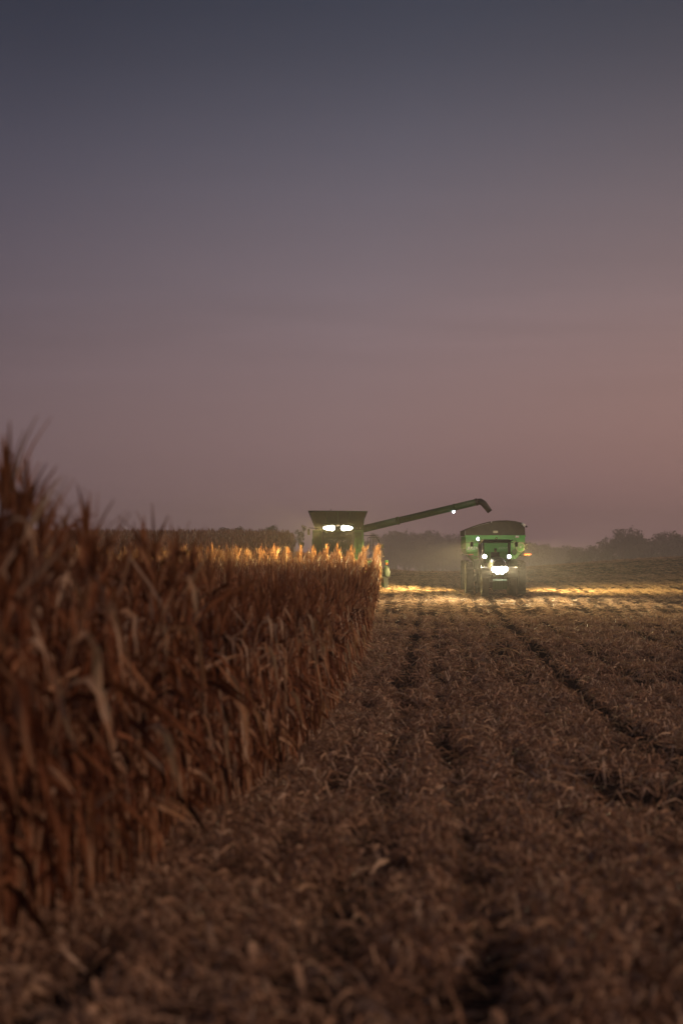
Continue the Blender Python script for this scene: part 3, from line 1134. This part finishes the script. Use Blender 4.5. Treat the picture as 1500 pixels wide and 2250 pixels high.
    MB().box(-.3, .3, 3.0, 3.4, .5, 1.2).build('rear_linkage', M['black'], t, .03)
    return t, X, Y, z0


tractor, TX, TY, TZ = make_tractor()


# driver: one continuous body, seated, hands on the steering wheel
def skin_body(name, verts, edges, radii, material, parent=None):
    me = bpy.data.meshes.new(name)
    me.from_pydata(verts, edges, [])
    o = link(name, me, material, parent)
    md = o.modifiers.new('skin', 'SKIN')
    md.use_smooth_shade = True
    for i, r in enumerate(radii):
        rr = r if isinstance(r, tuple) else (r, r)
        me.skin_vertices[0].data[i].radius = rr
        me.skin_vertices[0].data[i].use_root = (i == 0)
    sb_ = o.modifiers.new('sub', 'SUBSURF')
    sb_.levels = sb_.render_levels = 1
    return o


def make_driver():
    p = thing('person', (TX, TY + 2.75, TZ + 1.86), 'seated driver in dark jacket silhouetted inside the tractor cab', 'person')
    V = [(0, 0, .10), (0, -.01, .28), (0, -.02, .46), (0, -.03, .58), (0, -.05, .70), (0, -.07, .80), (0, -.07, .88)]
    Rr = [(.17, .13), (.17, .12), (.20, .12), (.09, .07), (.075, .085), (.085, .10), (.06, .07)]
    E = [(i, i + 1) for i in range(6)]
    for s in (-1, 1):
        k = len(V)
        V += [(s * .20, -.02, .50), (s * .27, -.14, .30), (s * .23, -.40, .22), (s * .16, -.60, .22), (s * .14, -.67, .22)]
        Rr += [.075, .058, .046, .035, .03]
        E += [(2, k), (k, k + 1), (k + 1, k + 2), (k + 2, k + 3), (k + 3, k + 4)]
        # five fingers closing on the wheel rim
        for f in range(5):
            q = len(V)
            ox = s * (.14 + (.035 if f == 4 else 0.0))
            V += [(s * .14 - s * .02 + s * .0, -.69, .19 + .018 * f), (s * .12, -.72, .185 + .018 * f), (s * .105, -.70, .18 + .018 * f)]
            Rr += [.010, .009, .008]
            E += [(k + 4, q), (q, q + 1), (q + 1, q + 2)]
        k = len(V)
        V += [(s * .11, -.05, .06), (s * .16, -.45, .08), (s * .16, -.52, -.12), (s * .15, -.55, -.30), (s * .15, -.70, -.32)]
        Rr += [.09, .075, .06, .05, .045]
        E += [(0, k), (k, k + 1), (k + 1, k + 2), (k + 2, k + 3), (k + 3, k + 4)]
    skin_body('body', V, E, Rr, M['cloth'], p)
    # face and cap
    f = MB()
    f.loft([[(.072 * math.cos(a) * k, -.145 + dy + .012 * math.sin(a), .755 + .085 * math.sin(a) * k) for a in np.linspace(0, 2 * math.pi, 15)[:-1]] for k, dy in ((1.0, .03), (.9, -.005), (.55, -.02))], True, True)
    f.loft([[(.014, -.165, .745), (-.014, -.165, .745), (0, -.165, .79)], [(.006, -.192, .742), (-.006, -.192, .742), (0, -.172, .785)]])
    f.build('face', M['skin'], p)
    c = MB()
    c.loft([[(r * math.cos(a), -.08 + r * 1.12 * math.sin(a), z) for a in np.linspace(0, 2 * math.pi, 17)[:-1]] for r, z in ((.098, .83), (.10, .87), (.085, .92), (.045, .945))], True, True)
    c.box(-.07, .07, -.27, -.17, .833, .845)
    c.build('cap', M['black'], p)


make_driver()


# ------------------------------------------------------------------ grain cart
def make_cart():
    X, Y = 9.33, 149.5
    z0 = ground_at(X, Y) + .02
    t = thing('grain_cart', (X, Y, z0), 'bright green grain cart with arched dark tarp hitched behind the tractor', 'grain cart')
    t.scale = (.935, 1, 1)
    for s in (-1, 1):
        wheel(t, s * 1.83, 0, .90, .50, .45, 22)
    MB().tube([(-1.7, 0, .9), (1.7, 0, .9)], .11, 10).box(-.9, .9, -.3, .3, .75, 1.05).build('axle', M['black'], t)
    L = 2.8

    def rect(x, y0, y1, z):
        return [(-x, y0, z), (x, y0, z), (x, y1, z), (-x, y1, z)]
    MB().loft([rect(.45, -1.5, 1.5, .95), rect(.6, -1.7, 1.7, 1.12), rect(1.86, -L, L, 2.31), rect(1.9, -L, L, 2.38), rect(1.93, -L, L, 3.24)]).build('hopper_box', M['cartgreen'], t)
    # ribs on the box
    for x in (-1.2, 0, 1.2):
        MB().box(x - .035, x + .035, -L - .045, -L - .002, 2.68, 3.22).build('rib', M['cartgreen'], t)
    MB().box(-1.94, 1.94, -L - .055, -L - .003, 2.83, 2.87).build('crease_rail', M['dgreen'], t)
    MB().box(-1.97, 1.97, -L - .07, -L - .004, 3.22, 3.30).build('top_rail', M['cartgreen'], t)
    for s in (-1, 1):
        for k in range(5):
            y = -2.2 + 1.1 * k
            MB().box(min(s * 1.9, s * 1.96), max(s * 1.9, s * 1.96), y - .04, y + .04, 2.5, 3.22).build('rib', M['cartgreen'], t)
    # extension panel and rolled tarp: bowed higher on the right
    prof = [(-1.98, 3.30), (-1.99, 3.60), (-1.55, 3.78), (-1.0, 3.95), (-.4, 4.09), (.2, 4.16), (.8, 4.17), (1.3, 4.12), (1.7, 4.03), (1.9, 3.86), (1.94, 3.30)]
    MB().loft([[(x, y, z) for x, z in prof] for y in (-L - .02, L)]).build('tarp', M['tarp'], t)
    bow = MB().tube([(x, -L - .05, z + .01) for x, z in prof[1:10]], .035, 8)
    bow = bow.build('tarp_bow', M['tarp'], t)
    MB().tube([(x * .97, -L - .09, z - .03) for x, z in prof[2:5]], .012, 6).build('edge_trim', M['steel'], bow)
    MB().tube([(-.28, -L - .10, 4.06), (-.25, -L - .10, 4.15)], .03, 8).build('bow_clip', M['white'], bow)
    MB().tube([(1.72, -L - .12, 4.04), (1.92, -L - .12, 3.86)], [.07, .085], 10).build('tarp_roll_end', M['white'], t)
    MB().tube([(1.95, -L - .1, 3.86), (2.06, -L - .1, 3.80)], .05, 8).build('roll_crank', M['black'], t)
    MB().box(-1.99, -1.93, -L - .06, -L - .025, 3.32, 3.62).build('corner_post', M['grey'], t)
    MB().box(-.14, .16, -L - .04, -L - .022, 3.44, 3.58).build('plate', M['cream'], t)
    MB().box(1.30, 1.52, -L - .11, -L - .075, 3.15, 3.28).build('warning_plate', M['white'], t)
    MB().box(1.33, 1.49, -L - .116, -L - .112, 3.17, 3.20).build('warning_stripe', M['red'], t)
    MB().box(-1.22, -1.08, -L - .02, -L - .003, 2.90, 3.04).build('notice_plate', M['cream'], t)
    text_part('BRENT', .24, t, (-1.84, -L - .012, 2.44), M['white'], xs=1.16)
    text_part('BRENT', .16, t, (.2, -L - .012, 2.47), M['white'], xs=1.1)
    # frame and hitch
    MB().box(-.5, -.35, -2.2, 2.2, .82, .98).box(.35, .5, -2.2, 2.2, .82, .98).build('frame', M['dgreen'], t)
    MB().loft([[(-.5, -2.2, .85), (-.35, -2.2, .85), (-.35, -2.2, 1.0), (-.5, -2.2, 1.0)], [(-.09, -7.2, .48), (.0, -7.2, .48), (.0, -7.2, .6), (-.09, -7.2, .6)]]).loft(
        [[(.35, -2.2, .85), (.5, -2.2, .85), (.5, -2.2, 1.0), (.35, -2.2, 1.0)], [(.0, -7.2, .48), (.09, -7.2, .48), (.09, -7.2, .6), (.0, -7.2, .6)]]).build('tongue', M['dgreen'], t)
    # folding unload auger at the front right corner
    au = MB().tube([(.3, -2.95, .95), (1.58, -3.15, 2.52)], .21, 14).build('unload_auger', M['cartgreen'], t)
    MB().disc_y((1.58, -3.36, 2.58), .29, .29, .12, 26, .02).build('flange', M['cartgreen'], au)
    ring = [(1.58 + .28 * math.cos(a), -3.39, 2.58 + .28 * math.sin(a)) for a in np.linspace(0, 2 * math.pi, 27)]
    MB().tube(ring, .018, 6).build('flange_rim', M['cream'], au)
    MB().disc_y((1.58, -3.41, 2.58), .055, .05, .05, 12, .02).build('hub_bolt', M['steel'], au)
    MB().disc_y((1.20, -3.32, 2.28), .17, .17, .1, 18, .02).build('gearbox_cover', M['dgreen'], au)
    MB().loft([[(1.62, -3.3, 2.84), (2.08, -3.3, 2.74), (1.98, -3.3, 2.44), (1.75, -3.3, 2.50)], [(1.62, -1.2, 2.94), (2.10, -1.2, 2.86), (2.0, -1.2, 2.54), (1.75, -1.2, 2.56)]]).build('folded_spout', M['black'], t, .02)
    # marker arms on both sides
    for s in (-1, 1):
        arm = MB().tube([(s * .95, -L - .1, 1.93), (s * 1.5, -L - .15, 2.06), (s * 1.95, -L - .15, 2.08)], .035, 6).build('marker_arm', M['black'], t)
        MB().box(min(s * 1.85, s * 2.2), max(s * 1.85, s * 2.2), -L - .25, -L - .1, 2.08, 2.18).build('marker_lamp', M['black' if s < 0 else 'orange'], arm)
        x0, x1 = sorted((s * (1.45 if s < 0 else 2.2), s * (1.75 if s < 0 else 2.32)))
        MB().box(x0, x1, -L - .22, -L - .17, 2.11, 2.17).build('reflector', M['red'], arm)
    return t


make_cart()


# ------------------------------------------------------------------ combine harvester
def make_combine():
    X, Y = -.22, 150.0
    z0 = ground_at(X, Y) - .20
    t = thing('combine_harvester', (X, Y, z0), 'dark green combine harvester cutting corn with its long unloading auger swung out', 'combine')
    for s in (-1, 1):
        wheel(t, s * 1.75, .3, .98, .75, .5, 22, 'yellow')
        wheel(t, s * 1.4, 4.6, .66, .45, .35, 18, 'yellow')
    MB().box(-1.8, 1.8, .1, .5, .8, 1.2).build('front_axle', M['black'], t)
    MB().box(-1.4, 1.4, 4.45, 4.75, .55, .8).build('rear_axle', M['black'], t)
    # body
    MB().loft([[(-1.35, .2, 1.25), (1.35, .2, 1.25), (1.3, 6.0, 1.3), (-1.3, 6.0, 1.3)],
               [(-1.58, .5, 1.75), (1.58, .5, 1.75), (1.5, 6.3, 1.7), (-1.5, 6.3, 1.7)],
               [(-1.58, .5, 3.75), (1.58, .5, 3.75), (1.5, 6.1, 3.3), (-1.5, 6.1, 3.3)]]).build('body', M['green'], t, .05)
    for s in (-1, 1):
        MB().box(min(s * 1.59, s * 1.63), max(s * 1.59, s * 1.63), 1.6, 3.3, 1.5, 3.2).build('side_panel', M['green'], t, .02)
        MB().box(min(s * 1.57, s * 1.61), max(s * 1.57, s * 1.61), 3.5, 5.8, 1.5, 3.0).build('side_panel', M['green'], t, .02)
        MB().box(min(s * .95, s * 1.5), max(s * .95, s * 1.5), .44, .49, 2.0, 3.6).build('front_panel', M['dgreen'], t, .01)
    MB().loft([[(-1.2, 6.1, 1.5), (1.2, 6.1, 1.5), (1.1, 6.8, 1.3), (-1.1, 6.8, 1.3)], [(-1.3, 6.1, 2.9), (1.3, 6.1, 2.9), (1.1, 6.9, 2.2), (-1.1, 6.9, 2.2)]]).build('straw_hood', M['dgreen'], t, .03)
    # flared grain tank
    lo, hi = (-1.42, 1.42, .75, 3.6, 3.76), (-1.86, 1.84, .5, 4.0, 4.92)
    def rc(b, i=0.0, dz=0.0):
        x0, x1, y0, y1, z = b
        return [(x0 + i, y0 + i, z + dz), (x1 - i, y0 + i, z + dz), (x1 - i, y1 - i, z + dz), (x0 + i, y1 - i, z + dz)]
    mid = (-1.50, 1.50, .72, 3.65, 4.15)
    tk = MB().loft([rc(lo), rc(mid), rc(hi), rc(hi, .05), rc(mid, .05, .0), rc(lo, .05, .02)], True).build('grain_tank', M['tank'], t)
    for s in (-1, 1):
        MB().tube([(s * 1.45, .70, 4.0), (s * 1.82, .46, 4.9)], .035, 6).build('corner_rib', M['black'], tk)
    for x in (-.75, 0, .75):
        MB().tube([(x * .85, .70, 4.15), (x, .47, 4.9)], .025, 6).build('rib', M['dgreen'], tk)
    MB().tube([(-1.86, .48, 4.93), (1.84, .48, 4.90)], .03, 6).build('rim_rail', M['dgreen'], tk)
    MB().tube([(-.45, .6, 4.9), (-.45, .6, 5.05)], .02, 6).build('antenna', M['black'], tk)
    MB().box(.55, .62, .44, .50, 4.90, 4.97).build('marker', M['cream'], tk)
    MB().tube([(1.50, .55, 3.8), (1.62, .5, 4.5)], .05, 6).build('side_strut', M['dgreen'], tk)
    # cab
    MB().box(-.95, .95, -1.15, .45, 1.72, 1.95).build('cab_floor', M['black'], t, .03)
    roof = MB().loft([[(-.98, -1.35, 3.66), (.98, -1.35, 3.66), (1.0, .48, 3.66), (-1.0, .48, 3.66)],
                      [(-1.06, -1.50, 3.76), (1.06, -1.50, 3.76), (1.04, .5, 3.76), (-1.04, .5, 3.76)],
                      [(-1.02, -1.46, 3.98), (1.02, -1.46, 3.98), (1.02, .5, 4.02), (-1.02, .5, 4.02)],
                      [(-.8, -1.2, 4.08), (.8, -1.2, 4.08), (.9, .4, 4.12), (-.9, .4, 4.12)]]).build('cab_roof', M['dgreen'], t, .03)
    ws = []
    for z, yb in ((1.95, -1.02), (2.6, -1.22), (3.2, -1.25), (3.66, -1.15)):
        ws.append([(.92 * math.sin(a), yb + .35 * (1 - math.cos(a * .9)), z) for a in np.linspace(-1.25, 1.25, 13)])
    wsm = MB()
    for a in range(3):
        for i in range(12):
            wsm.add([ws[a][i], ws[a][i + 1], ws[a + 1][i + 1], ws[a + 1][i]], [(0, 1, 2, 3)], True)
    wso = wsm.build('windshield', M['dglass'], t)
    sm_ = wso.modifiers.new('thick', 'SOLIDIFY')
    sm_.thickness = .01
    for s in (-1, 1):
        MB().box(min(s * .93, s * .945), max(s * .93, s * .945), -.85, .42, 1.95, 3.66).build('side_window', M['dglass'], t)
        MB().tube([(s * .90, -.80, 1.95), (s * .92, -.82, 3.7)], .05, 6).build('cab_pillar', M['black'], t)
        MB().tube([(s * .95, .42, 1.95), (s * .95, .42, 3.7)], .06, 6).build('cab_pillar', M['black'], t)
    MB().box(-.95, .95, .44, .47, 1.95, 3.66).build('cab_rear_wall', M['black'], t)
    MB().box(-.28, .28, -.45, .05, 2.3, 2.45).box(-.27, .27, 0, .12, 2.4, 3.15).build('operator_seat', M['black'], t, .03)
    MB().tube([(0, -.75, 1.95), (0, -.65, 2.6)], .04, 8).build('steering_column', M['black'], t)
    # cab lamp bar: three lamps to each side of a small centre receiver
    MB().box(-.95, .95, -1.54, -1.47, 3.70, 3.98).build('lamp_bar', M['black'], roof, .02)
    MB().tube([(0, -1.58, 3.95), (0, -1.58, 4.06)], .09, 12).build('receiver', M['cream'], roof)
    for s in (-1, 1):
        for x, rx, rz in ((.36, .17, .16), (.57, .15, .14), (.77, .12, .10)):  # radii widened so the glare around each lamp is part of its disc
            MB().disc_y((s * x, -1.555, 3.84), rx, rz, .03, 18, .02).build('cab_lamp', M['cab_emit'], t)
        spot(t, (s * .5, -1.66, 3.84), (s * 2.6, -13, .6), 10000, (1, .78, .28), 90, .8, .1)
        spot(t, (s * .8, -1.62, 3.84), (-13 if s < 0 else 4, -12, .9), 19000 if s < 0 else 4000, (1, .76, .25), 80, .8, .1)
        MB().disc_y((1.28 + .10 * s, .40, 3.86), .04, .03, .03, 12, .01).build('small_lamp', M['cream'], t)
    # feeder house
    MB().loft([[(-.65, -.3, 1.1), (.65, -.3, 1.1), (.65, -.3, 1.75), (-.65, -.3, 1.75)], [(-.65, -2.4, .5), (.65, -2.4, .5), (.65, -2.4, 1.15), (-.65, -2.4, 1.15)]]).build('feeder_house', M['green'], t, .03)
    # corn head
    hd = MB().box(-2.9, 2.9, -2.75, -2.45, .35, 1.35).box(-2.9, 2.9, -3.2, -2.7, .35, .5).build('corn_head', M['green'], t, .03)
    MB().tube([(-2.85, -2.95, .8), (2.85, -2.95, .8)], .22, 12).build('cross_auger', M['dgreen'], hd)
    for k in range(9):
        x = -2.88 + k * .72
        w = .2 if k in (0, 8) else .24
        sn = MB()
        sn.loft([[(x - w, -3.0, .4), (x + w, -3.0, .4), (x + w * .7, -3.0, .95), (x - w * .7, -3.0, .95)],
                 [(x - w, -3.5, .3), (x + w, -3.5, .3), (x + w * .6, -3.5, .8), (x - w * .6, -3.5, .8)],
                 [(x - w * .5, -4.2, .14), (x + w * .5, -4.2, .14), (x + w * .3, -4.2, .34), (x - w * .3, -4.2, .34)],
                 [(x - .03, -4.7, .06), (x + .03, -4.7, .06), (x + .02, -4.7, .10), (x - .02, -4.7, .10)]])
        sn.build('snout', M['black' if k in (0, 8) else 'green'], hd, .02)
    for s in (-1, 1):
        MB().box(min(s * 2.85, s * 3.0), max(s * 2.85, s * 3.0), -3.3, -2.45, .15, 1.5).build('end_shield', M['green'], hd, .03)
        MB().loft([[(s * 3.0 - .10, -3.42, .85), (s * 3.0 + .12, -3.42, .85), (s * 3.0 + .12, -3.1, .85), (s * 3.0 - .1, -3.1, .85)],
                   [(s * 3.0 - .15, -3.48, 1.15), (s * 3.0 + .16, -3.48, 1.15), (s * 3.0 + .16, -3.1, 1.15), (s * 3.0 - .15, -3.1, 1.15)],
                   [(s * 3.0 - .08, -3.40, 1.48), (s * 3.0 + .08, -3.40, 1.48), (s * 3.0 + .08, -3.1, 1.48), (s * 3.0 - .08, -3.1, 1.48)]], True, True).build('end_divider', M['poly'], hd, .03)
        MB().tube([(s * 2.97, -3.25, 1.4), (s * 2.97, -3.25, 1.68)], .02, 6).box(s * 2.98 - .09, s * 2.98 + .09, -3.28, -3.22, 1.72, 1.86).build('marker_bracket', M['dgreen'], hd)
        MB().disc_y((s * 2.97, -3.31, 1.66), .075, .085, .03, 14, .03).build('marker_lamp', M['amber_emit'], hd)
    # platform, handrails and ladder on the right of the picture
    pf = MB().box(1.0, 2.35, -.9, .45, 1.72, 1.80).build('platform', M['dgreen'], t)
    rl = [[(1.6, -.85, 3.38), (2.3, -.85, 3.38), (2.42, -.85, 3.2), (2.72, -.85, 2.72), (2.86, -.85, 2.1), (2.86, -.85, 1.8)],
          [(1.80, -.85, 1.8), (1.88, -.85, 2.4), (1.83, -.85, 3.2), (1.9, -.85, 3.27), (2.5, -.85, 3.27), (2.58, -.85, 2.9)],
          [(2.16, -.85, 1.8), (2.20, -.85, 2.15), (1.98, -.85, 2.5), (2.0, -.85, 3.26)],
          [(2.3, -.85, 1.8), (2.28, -.85, 2.2), (2.18, -.85, 2.5), (2.2, -.85, 3.26)]]
    for p in rl:
        MB().tube(p, .022, 6).build('handrail', M['black'], pf)
    mr = MB().tube([(2.72, -.85, 2.72), (2.72, -.9, 2.55)], .02, 6).build('mirror_arm', M['black'], pf)
    MB().box(2.62, 2.83, -.95, -.88, 2.62, 2.86).build('mirror', M['black'], mr, .02)
    for s in (-1, 1):
        MB().tube([(2.3 + .17 * s, -.9, .5), (2.3 + .17 * s, -.6, 1.75)], .025, 6).build('ladder_rail', M['black'], pf)
    for k in range(4):
        MB().box(2.13, 2.47, -.9 + .07 * k, -.72 + .07 * k, .6 + .3 * k, .63 + .3 * k).build('ladder_step', M['black'], pf)
    # mirror on the other side and the hanging lamp at the tank corner
    ml = MB().tube([(-.95, -1.2, 2.0), (-2.22, -1.25, 2.05), (-2.22, -1.25, 2.75)], .022, 6).build('mirror_arm', M['black'], t)
    MB().box(-2.36, -2.07, -1.3, -1.22, 2.74, 2.96).build('mirror', M['black'], ml, .03)
    mu = MB().tube([(-1.0, -1.3, 3.8), (-1.80, -1.35, 3.85), (-1.80, -1.35, 3.75)], .022, 6).build('mirror_arm', M['black'], t)
    MB().box(-1.87, -1.72, -1.38, -1.32, 3.42, 3.78).build('mirror', M['black'], mu, .02)
    # unloading auger
    p0, p1 = Vector((1.42, 1.2, 3.78)), Vector((8.70, .55, 5.50))
    d = p1 - p0
    au = MB().tube([p0 - d * .02, p0 + d * .32], .23, 16).tube([p0 + d * .32, p1], .21, 16).build('unloading_auger', M['dgreen'], t)
    MB().tube([p0 + d * .31, p0 + d * .33], .25, 16).build('collar', M['dgreen'], au)
    MB().tube([p0 + d * .80, p0 + d * .812], .228, 16).build('collar', M['dgreen'], au)
    MB().tube([p0 + d * .982, p0 + d * 1.0], .23, 16).build('collar', M['black'], au)
    MB().tube([(1.35, 1.2, 3.2), (1.35, 1.2, 3.85)], .26, 14).build('pivot_elbow', M['dgreen'], au)
    e = p1
    MB().tube([e, e + Vector((.16, 0, .02)), e + Vector((.36, 0, -.10)), e + Vector((.58, 0, -.38)), e + Vector((.76, 0, -.62))], [.20, .205, .20, .18, .17], 14).build('spout', M['black'], au)
    lp = p0 + d * .795 + Vector((0, -.05, -.26))
    MB().tube([lp + Vector((0, 0, .14)), lp + Vector((0, 0, .02))], .02, 6).build('lamp_stem', M['black'], au)
    MB().disc_y((lp.x, lp.y, lp.z), .07, .09, .07, 14, .03).build('auger_lamp', M['led_emit'], au)
    return t


make_combine()

# ------------------------------------------------------------------ haze
hz = MB().box(-640, 640, -64, 1420, -13.5, 26).build('haze', None)
hm = bpy.data.materials.new('haze_air')
hm.use_nodes = True
hn = hm.node_tree
hn.nodes.clear()
pv = hn.nodes.new('ShaderNodeVolumePrincipled')
pv.inputs['Color'].default_value = (.93, .87, .86, 1)
pv.inputs['Density'].default_value = .00072
pv.inputs['Anisotropy'].default_value = 0.0
ho = hn.nodes.new('ShaderNodeOutputMaterial')
hn.links.new(pv.outputs[0], ho.inputs['Volume'])
hz.data.materials.append(hm)
tag(hz, 'thin dusty evening haze hanging over the whole field', kind='stuff')
